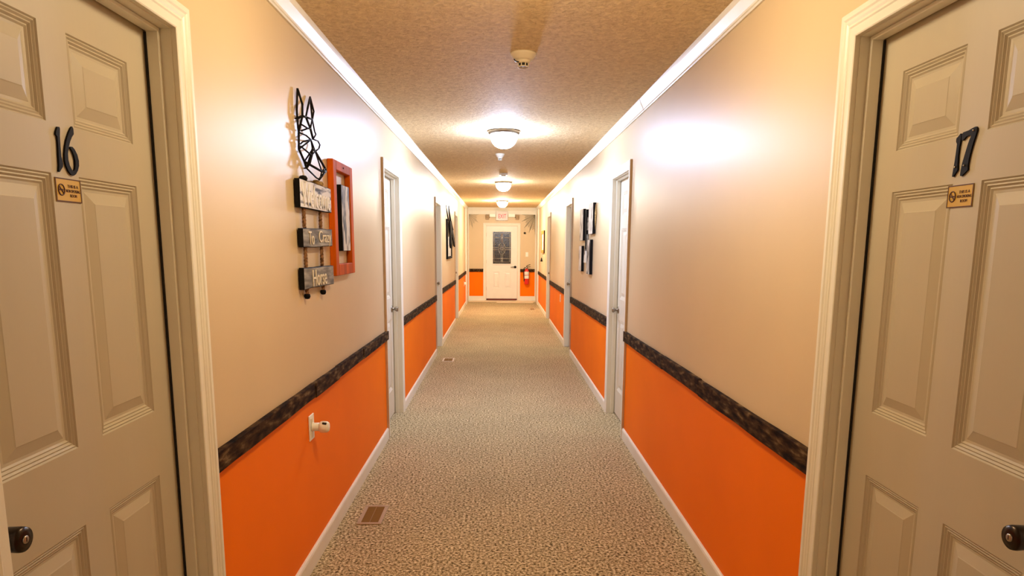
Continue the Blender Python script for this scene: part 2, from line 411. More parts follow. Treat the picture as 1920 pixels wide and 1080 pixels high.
# ------------------------------------------------------------------ side doors
CAS = [(.000, .000), (.000, .0135), (.003, .0155), (.024, .0160), (.028, .0185), (.034, .0170), (.040, .0195), (.047, .0200), (.052, .023), (.064, .023), (.068, .019), (.068, .000)]
PAN = [(.0, .0), (.003, .0035), (.006, .002), (.010, .0055), (.013, .0042), (.017, .0085), (.020, .0075), (.024, .0105), (.030, .0108), (.054, .0035), (.056, .0025)]
ROWS = [(.235, .849), (1.028, 1.618), (1.721, 1.918)]

def panelled(bm, pf, n0, u0, u1, z0, z1):
    """raised panel surface: nested rectangles; pf(n,u,z) -> world; n0 = slab face"""
    rings = []
    for ins, dep in PAN:
        a, b, c, d = u0 + ins, u1 - ins, z0 + ins, z1 - ins
        rings.append([bm.verts.new(pf(n0 - dep, *q)) for q in ((a, c), (b, c), (b, d), (a, d))])
    for i in range(len(rings) - 1):
        for k in range(4): bm.faces.new((rings[i][k], rings[i][(k + 1) % 4], rings[i + 1][(k + 1) % 4], rings[i + 1][k]))
    bm.faces.new(rings[-1])
    back = [bm.verts.new(pf(n0 - .03, *q)) for q in ((u0, z0), (u1, z0), (u1, z1), (u0, z1))]
    for k in range(4): bm.faces.new((rings[0][k], back[k], back[(k + 1) % 4], rings[0][(k + 1) % 4]))
    bm.faces.new(back)

def casing(pf, y0, y1, zt, parent, mats=('trim', 'edge'), raw=True, z0=0.0, hs=1.0):
    """three mitred casing boards round the opening"""
    for part in (0, 1, 2):
        bm = new_bm()
        def at(o, h, corner):
            if corner == 'bl': return pf(h, y0 - o, z0)
            if corner == 'tl': return pf(h, y0 - o, zt + o)
            if corner == 'tr': return pf(h, y1 + o, zt + o)
            return pf(h, y1 + o, z0)
        ca, cb = (('bl', 'tl'), ('tl', 'tr'), ('tr', 'br'))[part]
        A = [bm.verts.new(at(o + .003, h * hs, ca)) for o, h in CAS]; B = [bm.verts.new(at(o + .003, h * hs, cb)) for o, h in CAS]
        for i in range(len(CAS) - 1):
            f = bm.faces.new((A[i], A[i + 1], B[i + 1], B[i]))
            if raw and part == 0 and i >= len(CAS) - 3: f.material_index = 1  # outer faces of the first board are tan
        bm.faces.new(A); bm.faces.new(B[::-1])
        obj('casing_board', bm, list(mats), parent)

def side_door(side, k, name, label, latch_far, number=None):
    y0, y1 = OPEN[k]; N = -.065 if side < 0 else -.062
    root = empty(name, (XL if side < 0 else XR, (y0 + y1) / 2, 0)); tag(root, label, 'door', kind='structure')
    pf = lambda n, y, z: P(side, n, y, z)
    casing(pf, y0, y1, ZT, root, hs=1.0 if k == 1 else .78)
    bm = new_bm()   # jamb lining with door stop
    sbox(bm, side, -.125, .0005, y0 - .012, y0, 0, ZT + .012); sbox(bm, side, -.125, .0005, y1, y1 + .012, 0, ZT + .012); sbox(bm, side, -.125, .0005, y0, y1, ZT, ZT + .012)
    obj('jamb', bm, 'trim', root)
    bm = new_bm(); s0, s1 = N + .006, N + .038
    sbox(bm, side, s0, s1, y0, y0 + .011, 0, ZT, 0, .002); sbox(bm, side, s0, s1, y1 - .011, y1, 0, ZT, 0, .002); sbox(bm, side, s0, s1, y0 + .011, y1 - .011, ZT - .011, ZT, 0, .002)
    obj('door_stop', bm, 'trim', root)
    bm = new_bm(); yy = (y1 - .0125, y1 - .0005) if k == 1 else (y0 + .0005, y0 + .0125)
    sbox(bm, side, N + .0005, s0 - .0003, yy[0], yy[1], .01, ZT - .012); obj('rubber_seal', bm, 'dark', root)  # dark strip added to paint the shade between slab and stop
    a, b, zb, zt = y0 + .0035, y1 - .0035, .012, ZT - .004
    va = a if k != 1 else 1.0875        # the near leaf runs on behind its casing
    W = b - va; c = (va + b) / 2
    st = .100 * W / .762; mid = .0455 * W / .762
    cols = [(va + st, c - mid), (c + mid, b - st)]
    bm = new_bm(); Nb = N - .035
    for u0, u1 in ((a, cols[0][0]), (cols[0][1], cols[1][0]), (cols[1][1], b)): sbox(bm, side, Nb, N, u0, u1, zb, zt)
    zs = [zb] + [v for rw in ROWS for v in rw] + [zt]
    for i in range(0, len(zs), 2):
        for u0, u1 in cols: sbox(bm, side, Nb, N, u0, u1, zs[i], zs[i + 1])
    bmesh.ops.remove_doubles(bm, verts=bm.verts, dist=1e-5)
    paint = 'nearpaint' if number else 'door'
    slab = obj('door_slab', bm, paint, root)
    for u0, u1 in cols:
        for z0, z1 in ROWS:
            bm = new_bm(); panelled(bm, pf, N, u0, u1, z0, z1); obj('raised_panel', bm, paint, slab)
    bm = new_bm(); sbox(bm, side, Nb - .09, Nb - .02, y0 - .012, y1 + .012, 0, ZT + .012); obj('dark_backing', bm, 'dark', root)
    # knob
    ky = (b - .062) if latch_far else (va + .060); kz = .940 if number else .930
    ax = (1, 0, 0) if side < 0 else (-1, 0, 0); cpt = P(side, N, ky, kz)
    bm = new_bm()
    prof = [(.0, .0), (.032, .0), (.032, .004), (.027, .009), (.014, .012), (.012, .020), (.0205, .026), (.0228, .034), (.0238, .058), (.0225, .065), (.012, .0665), (0, .0665)] if number else \
        [(0, 0), (.029, 0), (.029, .004), (.024, .008), (.011, .012), (.009, .024), (.013, .030), (.0205, .040), (.022, .048), (.019, .055), (.010, .057), (0, .057)]
    lathe(bm, cpt, ax, prof, 28)
    kn = obj('knob', bm, 'bronze' if number else 'nickel', root)
    if number:
        bm = new_bm(); lathe(bm, P(side, N + .0662, ky, kz), ax, [(.0, .0), (.0075, .0), (.0075, .002), (.006, .003), (0, .003)], 20); obj('key_cylinder', bm, 'keyface', kn)
        bm = new_bm(); sbox(bm, side, N + .0690, N + .0698, ky - .0007, ky + .0007, kz - .004, kz + .004); obj('keyway', bm, 'dark', kn)
    hy = a if latch_far else b      # hinge knuckles are on the far room side: only the thin leaf lines show
    return root, N

number_labels = ('left', 'right')
d16, NL = side_door(-1, 1, 'door_1', 'white six-panel door numbered 16 with a gold notice, nearest on the left', False, '16')
d17, NR = side_door(1, 1, 'door_2', 'white six-panel door numbered 17 with a gold notice, nearest on the right', False, '17')
side_door(-1, 2, 'door_3', 'white six-panel door on the left just past the orange picture frame', True)
side_door(1, 2, 'door_4', 'white six-panel door on the right, second one from the camera', True)
side_door(-1, 3, 'door_5', 'white door third along the left wall, just past the second orange section', True)
side_door(1, 3, 'door_6', 'white door third along the right wall, just beyond the cluster of pictures', True)
side_door(-1, 4, 'door_7', 'white door fourth along the left wall, just beyond the horned wall piece', True)
side_door(1, 4, 'door_8', 'white door fourth along the right wall, just before the orange wood frame', True)

ONE16 = [(268, 105), (288, 108), (294, 130), (293, 210), (300, 330), (310, 440), (330, 520), (328, 555), (292, 615), (283, 610), (286, 540), (280, 440), (275, 330), (265, 215), (248, 190), (250, 160)]
SIX = [(432, 103), (445, 130), (450, 190), (430, 220), (410, 270), (393, 340), (385, 410), (390, 480), (405, 540), (430, 590), (450, 605), (465, 585), (470, 540), (468, 490), (455, 430), (435, 380), (412, 345), (420, 330), (435, 332), (460, 360), (490, 420), (508, 490), (510, 545), (497, 600), (475, 640), (450, 657), (425, 648), (395, 610), (365, 545), (350, 480), (348, 410), (355, 330), (370, 250), (395, 170), (420, 115)]
ONE17 = [(325, 182), (333, 200), (325, 260), (310, 330), (297, 430), (290, 530), (290, 590), (240, 670), (228, 668), (240, 600), (258, 500), (275, 380), (285, 300), (275, 275), (278, 240), (300, 215)]
SEVEN = [(500, 103), (512, 120), (510, 150), (490, 215), (465, 290), (440, 380), (420, 460), (405, 540), (405, 590), (335, 662), (318, 658), (325, 600), (345, 510), (375, 410), (405, 310), (430, 240), (445, 205), (425, 200), (390, 215), (365, 245), (345, 262), (338, 250), (340, 195), (355, 170), (420, 145), (470, 115)]
def numeral(poly, ox, oy, X, root, side, dots=()):
    pts = [onx(ox + x / 6, oy + y / 6, X) for x, y in poly]
    bm = new_bm(); prism(bm, pts, (.004 if side < 0 else -.004, 0, 0)); o = obj('numeral', bm, 'black', root)
    for x, y in dots:
        p = onx(ox + x / 6, oy + y / 6, X); bm = new_bm(); s = 1 if side < 0 else -1
        lathe(bm, p, (s, 0, 0), [(0, .004), (.0025, .004), (.0018, .0062), (0, .0066)], 12); obj('screw', bm, 'keyface', o)
XSL, XSR = XL + NL, XR - NR
numeral(ONE16, 60, 220, XSL, d16, -1); numeral(SIX, 60, 220, XSL, d16, -1)
numeral(ONE17, 1750, 220, XSR, d17, 1, [(265, 560)]); numeral(SEVEN, 1750, 220, XSR, d17, 1, [(475, 145), (367, 542)])

def notice(root, side, X, px):
    s = 1 if side < 0 else -1
    pts = [onx(*p, X) for p in px]
    ys = [p.y for p in pts]; zs = [p.z for p in pts]
    y0, y1 = sum(sorted(ys)[:2]) / 2, sum(sorted(ys)[2:]) / 2; z0, z1 = sum(sorted(zs)[:2]) / 2, sum(sorted(zs)[2:]) / 2
    bm = new_bm(); bevelbox(bm, X, X + s * .0015, y0, y1, z0, z1, .0004); pl = obj('notice_plaque', bm, 'gold', root)
    bm = new_bm(); e = .0022; n0, n1 = X + s * .0015, X + s * .0021
    for a, b, c, d in ((y0, y1, z0, z0 + e), (y0, y1, z1 - e, z1), (y0, y0 + e, z0 + e, z1 - e), (y1 - e, y1, z0 + e, z1 - e)): box(bm, min(n0, n1), max(n0, n1), a, b, c, d)
    obj('border_line', bm, 'brown', pl)
    W, H = y1 - y0, z1 - z0; right = (0, 1, 0) if side < 0 else (0, -1, 0)
    def at(u, v): return (n0, (y0 + u * W) if side < 0 else (y1 - u * W), z0 + v * H)
    for s_, v, wd in (('THIS IS A', .68, .42), ('NON SMOKING', .48, .56), ('ROOM', .28, .26)):
        text('lettering', s_, 'brown', pl, at(.67, v), right, (0, 0, 1), H * .13, W * wd, .0006)
    bm = new_bm(); c = Vector(at(.21, .5)); R = H * .20; ax = Vector((s, 0, 0))
    for r_ in (R,):
        pts2 = [c + Vector((s * .0004, math.cos(t) * r_, math.sin(t) * r_ * 1.15)) for t in [2 * math.pi * k / 28 for k in range(29)]]
        tube(bm, pts2, .0014, 6)
    tube(bm, [c + Vector((s * .0004, -R * .7 * s, R * .8)), c + Vector((s * .0004, R * .7 * s, -R * .8))], .0012, 6)
    box(bm, min(n0, n0 + s * .0006), max(n0, n0 + s * .0006), c.y - R * .65, c.y + R * .65, c.z - .0018, c.z + .0018)
    obj('no_smoking_symbol', bm, 'brown', pl)
notice(d16, -1, XSL, [(60 + x / 6, 220 + y / 6) for x, y in ((248, 675), (535, 708), (553, 967), (272, 942))])
notice(d17, 1, XSR, [(1750 + x / 6, 220 + y / 6) for x, y in ((178, 778), (465, 738), (440, 1000), (152, 1025))])

# ------------------------------------------------------------------ end door
root = empty('door_9', (0.04, YE, 0)); tag(root, 'white exit door with a leaded glass window at the end of the hallway', 'door', kind='structure')
pe = lambda n, x, z: Vector((x, YE - n, z))
casing(pe, DX0 - .01, DX1 + .01, DZT + .01, root, raw=False, z0=.036)
bm = new_bm()
SF = YE + .012    # slab face
def ebox(bm, x0, x1, z0, z1, y0=SF, y1=SF + .04): box(bm, x0, x1, y0, y1, z0, z1)
GX0, GX1, GZ0, GZ1 = -.205, .290, .985, 1.835
PC = [(-.195, -.015), (.105, .285)]; PZ = (.355, .790)
ebox(bm, DX0, GX0, .085, DZT); ebox(bm, GX1, DX1, .085, DZT); ebox(bm, GX0, GX1, GZ1, DZT); ebox(bm, GX0, GX1, PZ[1], GZ0); ebox(bm, GX0, GX1, .085, PZ[0])
ebox(bm, GX0, PC[0][0], *PZ); ebox(bm, PC[0][1], PC[1][0], *PZ); ebox(bm, PC[1][1], GX1, *PZ)
slab = obj('door_slab', bm, 'enddoor', root)
pf2 = lambda n, x, z: Vector((x, SF - n, z))
for u0, u1 in PC:
    bm = new_bm(); panelled(bm, pf2, 0, u0, u1, *PZ); obj('raised_panel', bm, 'enddoor', slab)
gl = None
bm = new_bm(); box(bm, GX0, GX1, SF + .012, SF + .02, GZ0, GZ1); gl = obj('glass_pane', bm, 'glass', root)
bm = new_bm(); g = .014
for a, b, c, d in ((GX0 - .012, GX1 + .012, GZ0 - .012, GZ0 + g), (GX0 - .012, GX1 + .012, GZ1 - g, GZ1 + .012), (GX0 - .012, GX0 + g, GZ0 + g, GZ1 - g), (GX1 - g, GX1 + .012, GZ0 + g, GZ1 - g)): bevelbox(bm, a, b, SF - .014, SF + .002, c, d, .003)
obj('window_moulding', bm, 'enddoor', root)
bm = new_bm(); cxg, czg = (GX0 + GX1) / 2, (GZ0 + GZ1) / 2 - .02; yc = SF + .009
def came(pts, r=.0062): tube(bm, [(x, yc, z) for x, z in pts], r, 5)
L, Rr, Bq, T = GX0 + .045, GX1 - .045, GZ0 + .06, GZ1 - .05
came([(L, Bq), (Rr, Bq), (Rr, T), (L, T), (L, Bq)])
for z in (czg + .025, czg - .025): came([(GX0, z), (cxg - .07, z)]); came([(cxg + .07, z), (GX1, z)])
came([(GX0, GZ0 + .15), (GX1, GZ0 + .15)]); came([(L, GZ1 - .16), (cxg - .06, GZ1 - .16)]); came([(Rr, GZ1 - .16), (cxg + .06, GZ1 - .16)])
for dx in (-.02, .02): came([(cxg + dx, GZ0 + .05), (cxg + dx, czg - .14)])
for dx in (-.018, .018): came([(cxg + dx, GZ1 - .06), (cxg + dx, czg + .15)])
def star(rx, rz, k=.38, n=8):
    pts = []
    for i in range(2 * n + 1):
        t = math.pi * i / n; q = 1 if i % 2 == 0 else k
        pts.append((cxg + math.cos(t) * rx * q, czg + math.sin(t) * rz * q))
    came(pts, .0055)
star(.085, .15); star(.035, .05, .6, 4)
for zc, s in ((GZ1 - .13, .05), (GZ0 + .12, .04)): came([(cxg - s * .6, zc), (cxg, zc + s), (cxg + s * .6, zc), (cxg, zc - s), (cxg - s * .6, zc)])
for sx in (-1, 1):
    came([(cxg + sx * .02, czg + .15), (cxg + sx * .07, czg + .10), (cxg + sx * .085, czg + .03)]); came([(cxg + sx * .02, czg - .15), (cxg + sx * .07, czg - .10), (cxg + sx * .085, czg - .03)])
obj('leaded_came', bm, 'came', gl)
bm = new_bm()
lathe(bm, (.392, SF, .915), (0, -1, 0), [(0, 0), (.033, 0), (.033, .008), (.028, .014), (.012, .016), (.011, .045), (.015, .05), (0, .052)], 24)
tube(bm, [(.392, SF - .045, .915), (.36, SF - .047, .916), (.30, SF - .044, .913), (.275, SF - .038, .912)], [.011, .010, .0085, .007], 10)
obj('lever_handle', bm, 'black', root)
for z in (.35, 1.05, 1.75):
    bm = new_bm(); tube(bm, [(DX0 - .004, SF - .006, z - .045), (DX0 - .004, SF - .006, z + .045)], .006, 8); obj('hinge', bm, 'nickel', root)
bm = new_bm(); box(bm, DX0 + .02, DX1 - .02, YE - .010, SF + .02, .040, .082); obj('door_sweep', bm, 'mat_red', root)
bm = new_bm(); box(bm, DX0 - .01, DX1 + .01, YE - .018, YE + .10, .0, .038); obj('sill', bm, 'trim', root)
bm = new_bm(); box(bm, DX0 - .01, DX0 - .002, YE, YE + .1, .038, DZT + .008); box(bm, DX1 + .002, DX1 + .01, YE, YE + .1, .038, DZT + .008); box(bm, DX0 - .002, DX1 + .002, YE, YE + .1, DZT + .002, DZT + .009); obj('jamb', bm, 'trim', root)
bm = new_bm(); box(bm, DX0 - .05, DX1 + .05, YE + .121, YE + .15, 0, DZT + .1); obj('dark_backing', bm, 'dark', root)

# ------------------------------------------------------------------ ceiling lamps
def ceiling_lamp(x, y, color, strength, label, r=.135):
    t = empty('ceiling_lamp', (x, y, HC)); tag(t, label, 'lamp', 'ceiling lamps along the hallway')
    bm = new_bm(); lathe(bm, (x, y, HC), (0, 0, -1), [(0, 0), (r, 0), (r + .003, .008), (r, .020), (r - .010, .030), (r - .018, .032), (0, .030)], 40); obj('metal_rim', bm, 'nickel', t)
    gm = bpy.data.materials.new('lamp_glass'); gm.use_nodes = True; b = gm.node_tree.nodes['Principled BSDF']
    b.inputs['Base Color'].default_value = (.9, .88, .84, 1); b.inputs['Roughness'].default_value = .3
    b.inputs['Emission Color'].default_value = (*color, 1); b.inputs['Emission Strength'].default_value = strength
    bm = new_bm(); R = r - .018
    prof = [(R * math.cos(a) ** .8, .030 + .115 * math.sin(a)) for a in [math.pi / 2 * k / 8 for k in range(8)]] + [(0, .145)]
    lathe(bm, (x, y, HC), (0, 0, -1), prof, 40); obj('glass_dome', bm, gm, t)
    bm = new_bm(); lathe(bm, (x, y, HC), (0, 0, -1), [(.008, .142), (.009, .148), (.006, .154), (0, .156)], 16); obj('finial', bm, 'nickel', t)
xs = [.05, .05, .028, .045, .043]
lamp_labels = ['round glass ceiling lamp behind the camera', 'round glass ceiling lamp just past the numbered doors, above the frame', 'glowing cool white dome ceiling lamp nearest in view', 'glowing dome ceiling lamp second in view, beyond the two small detectors', 'warm glowing dome ceiling lamp in front of the exit sign']
for (y, c, s), x, lb in zip(LAMPS, xs, lamp_labels): ceiling_lamp(x, y, c, s, lb)

# ------------------------------------------------------------------ detectors
def detector(x, y, r, label, big):
    t = empty('smoke_detector', (x, y, HC)); tag(t, label, 'smoke detector', 'small ceiling detectors')
    bm = new_bm(); lathe(bm, (x, y, HC), (0, 0, -1), [(0, 0), (r, 0), (r * 1.02, .006), (r * .98, .012), (r * .90, .016), (r * .78, .030), (r * .70, .035), (0, .036)], 36); obj('base_plate', bm, 'cream' if big else 'plastic', t)
    bm = new_bm(); lathe(bm, (x, y, HC), (0, 0, -1), [(0, .03), (r * .56, .034), (r * .54, .046), (r * .44, .050), (0, .050)], 36); bd = obj('sensor_body', bm, 'cream' if big else 'plastic', t)
    bm = new_bm(); lathe(bm, (x, y, HC), (0, 0, -1), [(0, .048), (r * .36, .049), (r * .34, .060), (0, .061)], 30); obj('sensor_core', bm, 'dark', bd)
    for k in range(8):
        a = 2 * math.pi * (k + .5) / 8; bm = new_bm(); c = Vector((x + math.cos(a) * r * .41, y + math.sin(a) * r * .41, 0))
        tube(bm, [(c.x, c.y, HC - .048), (c.x, c.y, HC - .066)], .0028, 6); obj('cage_post', bm, 'cream' if big else 'plastic', bd)
    bm = new_bm(); pts = [(x + math.cos(a) * r * .41, y + math.sin(a) * r * .41, HC - .066) for a in [2 * math.pi * k / 24 for k in range(25)]]
    tube(bm, pts, .003, 6); obj('cage_ring', bm, 'cream' if big else 'plastic', bd)
    if big:
        bm = new_bm(); tube(bm, [(x - r * .72, y - .02, HC - .034), (x - r * .60, y - .03, HC - .046), (x - r * .34, y - .028, HC - .049)], .003, 6); obj('wire', bm, 'dark', t)
detector(.114, 3.54, .066, 'cream smoke detector with a caged sensor, largest on the near ceiling', True)
detector(-.006, 7.27, .047, 'small white smoke detector just beyond the nearest glowing lamp', False)
t = empty('alarm_box', (.04, 9.21, HC)); tag(t, 'small square white alarm box just before the second glowing lamp', 'alarm')
bm = new_bm(); bevelbox(bm, -.015, .095, 9.155, 9.265, HC - .028, HC, .005); obj('housing', bm, 'plastic', t)
bm = new_bm(); lathe(bm, (.04, 9.21, HC - .028), (0, 0, -1), [(0, 0), (.034, 0), (.031, .009), (0, .010)], 24); obj('grille_disc', bm, 'cream', t)

# ------------------------------------------------------------------ floor registers
def register(x0, x1, y0, y1, label, frame='register', slat='slatmat'):
    t = empty('floor_register', ((x0 + x1) / 2, (y0 + y1) / 2, 0)); tag(t, label, 'vent', 'metal floor registers in the carpet')
    bm = new_bm(); e = .020; h = .006
    for a, b, c, d in ((x0, x1, y0, y0 + e), (x0, x1, y1 - e, y1), (x0, x0 + e, y0 + e, y1 - e), (x1 - e, x1, y0 + e, y1 - e)):
        bevelbox(bm, a, b, c, d, 0, h, .0018)
    obj('rim', bm, frame, t)
    bm = new_bm(); box(bm, x0 + e, x1 - e, y0 + e, y1 - e, .0, .0012); obj('duct_opening', bm, 'dark', t)
    n = 13
    for k in range(n):
        y = y0 + e + (k + .5) * (y1 - y0 - 2 * e) / n
        bm = new_bm(); quadbox(bm, [(x0 + e, y - .004, .0015), (x1 - e, y - .004, .0015), (x1 - e, y - .0025, .0015), (x0 + e, y - .0025, .0015), (x0 + e, y + .002, .005), (x1 - e, y + .002, .005), (x1 - e, y + .0035, .005), (x0 + e, y + .0035, .005)]); obj('slat', bm, slat, t)
    bm = new_bm(); xm = (x0 + x1) / 2; box(bm, xm - .002, xm + .002, y0 + e, y1 - e, .0012, .0052); obj('centre_bar', bm, slat, t)
register(-.762, -.630, 3.335, 3.59, 'bronze floor register in the carpet near the left baseboard, nearest of the vents')
register(-.742, -.595, 8.32, 8.57, 'floor register with a pale rim beside the third door on the left', 'regwhite', 'slatmat')
register(.69, .82, 15.25, 15.52, 'small far floor register near the right wall before the exit door')

# ------------------------------------------------------------------ outlet with air freshener
t = empty('wall_outlet', (XL, 2.95, .645)); tag(t, 'cream wall outlet plate on the near left orange wall behind an air freshener', 'outlet')
bm = new_bm(); sbox(bm, -1, 0, .006, 2.905, 2.978, .588, .706, 0, .002); obj('cover_plate', bm, 'plastic', t)
bm = new_bm(); sbox(bm, -1, .006, .008, 2.927, 2.956, .600, .636, 0, .001); obj('socket_face', bm, 'cream', t)
bm = new_bm(); sbox(bm, -1, .006, .008, 2.927, 2.956, .656, .690, 0, .001); obj('socket_face', bm, 'cream', t)
t = empty('air_freshener', (XL + .008, 2.945, .645)); tag(t, 'white plug-in air freshener with a dark slot on the near left outlet', 'air freshener')
bm = new_bm(); lathe(bm, (XL + .008, 2.943, .648), (1, 0, 0), [(0, 0), (.021, 0), (.021, .003), (.019, .008), (.019, .034), (0, .035)], 28); obj('plug_neck', bm, 'plastic', t)
bm = new_bm(); lathe(bm, (XL + .040, 2.943, .648), (1, 0, 0), [(0, 0), (.020, 0), (.0255, .006), (.027, .016), (.0255, .034), (.020, .042), (0, .044)], 32); hd = obj('warmer_head', bm, 'plastic', t)
bm = new_bm(); tube(bm, [(XL + .058, 2.927, .6685), (XL + .076, 2.925, .6675)], .0055, 8); obj('vent_slot', bm, 'dark', hd)
t = empty('wall_outlet', (XL, 15.9, .55)); tag(t, 'cream outlet with a small plug low on the far left wall near the corner', 'outlet')
bm = new_bm(); sbox(bm, -1, 0, .006, 15.86, 15.94, .50, .615, 0, .002); obj('cover_plate', bm, 'plastic', t)
bm = new_bm(); sbox(bm, -1, .006, .05, 15.875, 15.925, .535, .595, 0, .008); obj('plug', bm, 'plastic', t)
t = empty('wall_outlet', (XR, 10.45, .65)); tag(t, 'plain cream outlet plate on the right orange wall between two far doors', 'outlet')
bm = new_bm(); sbox(bm, 1, 0, .006, 10.41, 10.49, .592, .708, 0, .002); obj('cover_plate', bm, 'plastic', t)
bm = new_bm(); sbox(bm, 1, .006, .008, 10.435, 10.465, .606, .640, 0, .001); obj('socket_face', bm, 'cream', t)
bm = new_bm(); sbox(bm, 1, .006, .008, 10.435, 10.465, .660, .694, 0, .001); obj('socket_face', bm, 'cream', t)

# ------------------------------------------------------------------ hanging sign
t = empty('hanging_sign', (XL, 3.08, 1.28)); tag(t, 'three weathered boards hung on ropes reading Welcome To Crazy Horse', 'sign')
def rope(y, z0, z1, n0=.014, r=.0085, parent=None, m='rope'):
    bm = new_bm(); N = max(6, int((z1 - z0) / .004))
    for ph in (0, 2 * math.pi / 3, 4 * math.pi / 3):
        pts = []
        for k in range(N + 1):
            z = z0 + (z1 - z0) * k / N; a = ph + z * 2 * math.pi / .045
            pts.append((XL + n0 + math.cos(a) * r * .5, y + math.sin(a) * r * .5, z))
        tube(bm, pts, r * .56, 6)
    return obj('rope', bm, m, parent)
boards = [('Welcome', 2.835, 3.345, 1.628, 1.746, -.001, 'whitewash', 'whiteletter', .46, .098), ('To Crazy', 2.855, 3.340, 1.463, 1.545, .006, 'greywood', 'lettering', .36, .066), ('Horse', 2.845, 3.345, 1.280, 1.372, -.004, 'greywood', 'lettering', .235, .074)]
for s_, y0, y1, z0, z1, dz, mt, lt, wd, ht in boards:
    bm = new_bm(); n = 14
    rows = []
    for k in range(n + 1):
        y = y0 + (y1 - y0) * k / n
        wv = noise.noise(Vector((y * 9, z0 * 7, 1))) * .003; wb = noise.noise(Vector((y * 8, z0 * 5, 4))) * .003; tl = dz * (k / n - .5)
        rows.append([bm.verts.new((XL + .006, y, z0 + wb + tl)), bm.verts.new((XL + .026, y, z0 + wb + tl)), bm.verts.new((XL + .028, y, z0 + wb + tl + .003)), bm.verts.new((XL + .028, y, z1 + wv + tl - .003)), bm.verts.new((XL + .026, y, z1 + wv + tl)), bm.verts.new((XL + .006, y, z1 + wv + tl))])
    for k in range(n):
        for c in range(6):
            f = bm.faces.new((rows[k][c], rows[k][(c + 1) % 6], rows[k + 1][(c + 1) % 6], rows[k + 1][c])); f.material_index = 0 if c in (2,) else 1
    for q in (rows[0], rows[-1][::-1]): bm.faces.new(q).material_index = 1
    bd = obj('board', bm, [mt, 'blackpaint'], t)
    cy_ = (y0 + y1) / 2 + {'Welcome': .0, 'To Crazy': .045, 'Horse': -.005}[s_]
    words_ = [(s_, cy_, wd, ht)] if s_ != 'To Crazy' else [('To', 2.975, .085, .058), ('Crazy', 3.205, .215, .070)]
    for wo, yc_, ww, hh in words_: text('lettering', wo, lt, bd, (XL + .0283, yc_, (z0 + z1) / 2 - .002), (0, 1, 0), (0, 0, 1), hh, ww, .0025)
for y in (2.925, 3.19):
    rope(y, 1.545, 1.63, parent=t); rope(y, 1.37, 1.465, parent=t); rope(y, 1.255, 1.285, parent=t)
    bm = new_bm(); lathe(bm, (XL + .014, y, 1.235), (0, 0, 1), [(0, 0), (.010, .002), (.014, .012), (.012, .022), (0, .026)], 12); obj('knot', bm, 'blackpaint', t)
for y, mm in ((2.93, 'blackpaint'), (3.13, 'tanrope'), (3.19, 'tanrope')):
    bm = new_bm(); lathe(bm, (XL + .016, y, 1.744), (0, 0, 1), [(0, 0), (.016, .002), (.019, .011), (.013, .021), (0, .024)], 12); obj('knot', bm, mm, t)

# ------------------------------------------------------------------ wire horse head
t = empty('wire_animal_head', (XL, 3.1, 1.76)); tag(t, 'black geometric wire animal head with two long ears above the Welcome board', 'wall sculpture')
DEP = {'o': .010, 'e': .012, 'm': .028, 'c': .045, 'n': .065, 's': .03}
NODES = dict(
    e1=(557.8, 166, 'e'), e1a=(556.4, 205, 'o'), e1b=(557.3, 222, 'o'), e1c=(560, 248, 'o'), e1r=(567, 196, 'm'), e1s=(567, 217.6, 'm'),
    e2=(581.4, 182, 'e'), e2a=(576.3, 205, 'm'), e2b=(573.5, 219.4, 'm'), e2r=(588.3, 209, 's'), e2s=(585.5, 224, 's'),
    c1=(581.9, 241, 'c'), b1=(590, 247, 's'), b2=(592.3, 252, 's'), c2=(587, 261, 'c'), p1=(563.8, 232.4, 'm'), p2=(577.2, 240.7, 'c'), p3=(564.3, 245.4, 'o'),
    q1=(573.8, 254, 'm'), c3=(583, 262, 'c'), q2=(568, 265.5, 'm'), q3=(563.6, 270, 'o'), j3=(560.5, 279.5, 'o'), j5=(570.7, 303, 'o'), j4=(574.8, 315.4, 'o'),
    n0=(593.6, 333.7, 'm'), ch=(598.5, 336.5, 'n'), k=(586, 279.7, 'c'), k1=(585.5, 288, 'c'), mm=(591, 283.8, 'c'), h1=(596, 264.4, 's'), h2=(599.8, 271.6, 's'), h3=(597.7, 279, 's'),
    r1=(563, 273.6, 'o'), r2=(584, 291, 'c'), u1=(581, 305, 'c'), u2=(576, 313, 'm'), s=(609.4, 315.4, 'n'), s1=(611, 321, 'n'), s2=(603.3, 321.5, 'n'), s3=(601.3, 331, 'n'))
def np_(k): x, y, d = NODES[k]; return onx(x, y, XL + DEP[d])
def wires(name, chains, r):
    bm = new_bm()
    for ch in chains:
        pts = [np_(k) for k in ch.split()]
        for a, b in zip(pts, pts[1:]): tube(bm, [a, b], r, 6)
    obj(name, bm, 'black', t)
wires('ear_wire', ['e1 e1a e1b e1c', 'e1 e1r e1s e1c', 'e1b e1s'], .0052)
wires('ear_wire', ['e2 e2a e2b', 'e2 e2r e2s', 'e2 e2s', 'e2b e2s'], .0045)
wires('head_wire', ['e1c j3 j5 j4', 'e1s e2b c1 c2', 'k u2', 'mm s', 'j5 s2 s1', 's s1 ch', 'k1 u1 u2'], .0055)
wires('head_wire', ['e2s c1', 'e2s b1 b2 c2', 'p1 p2 c1', 'p2 p3', 'e1c q1 c3', 'c3 q2 q3', 'c3 j3', 'c3 k k1', 'c3 mm', 'c2 h1 h2 h3 mm', 'k j5', 'r1 r2', 'k mm', 'mm s2', 'j4 n0 ch', 's2 s3 ch', 's s2', 'r2 mm', 'p1 e1c'], .0036)
for y, z in ((np_('e1b').y, np_('e1b').z), (np_('j4').y, np_('j4').z)):
    bm = new_bm(); tube(bm, [(XL, y, z), (XL + .012, y, z)], .003, 6); obj('wall_mount', bm, 'black', t)

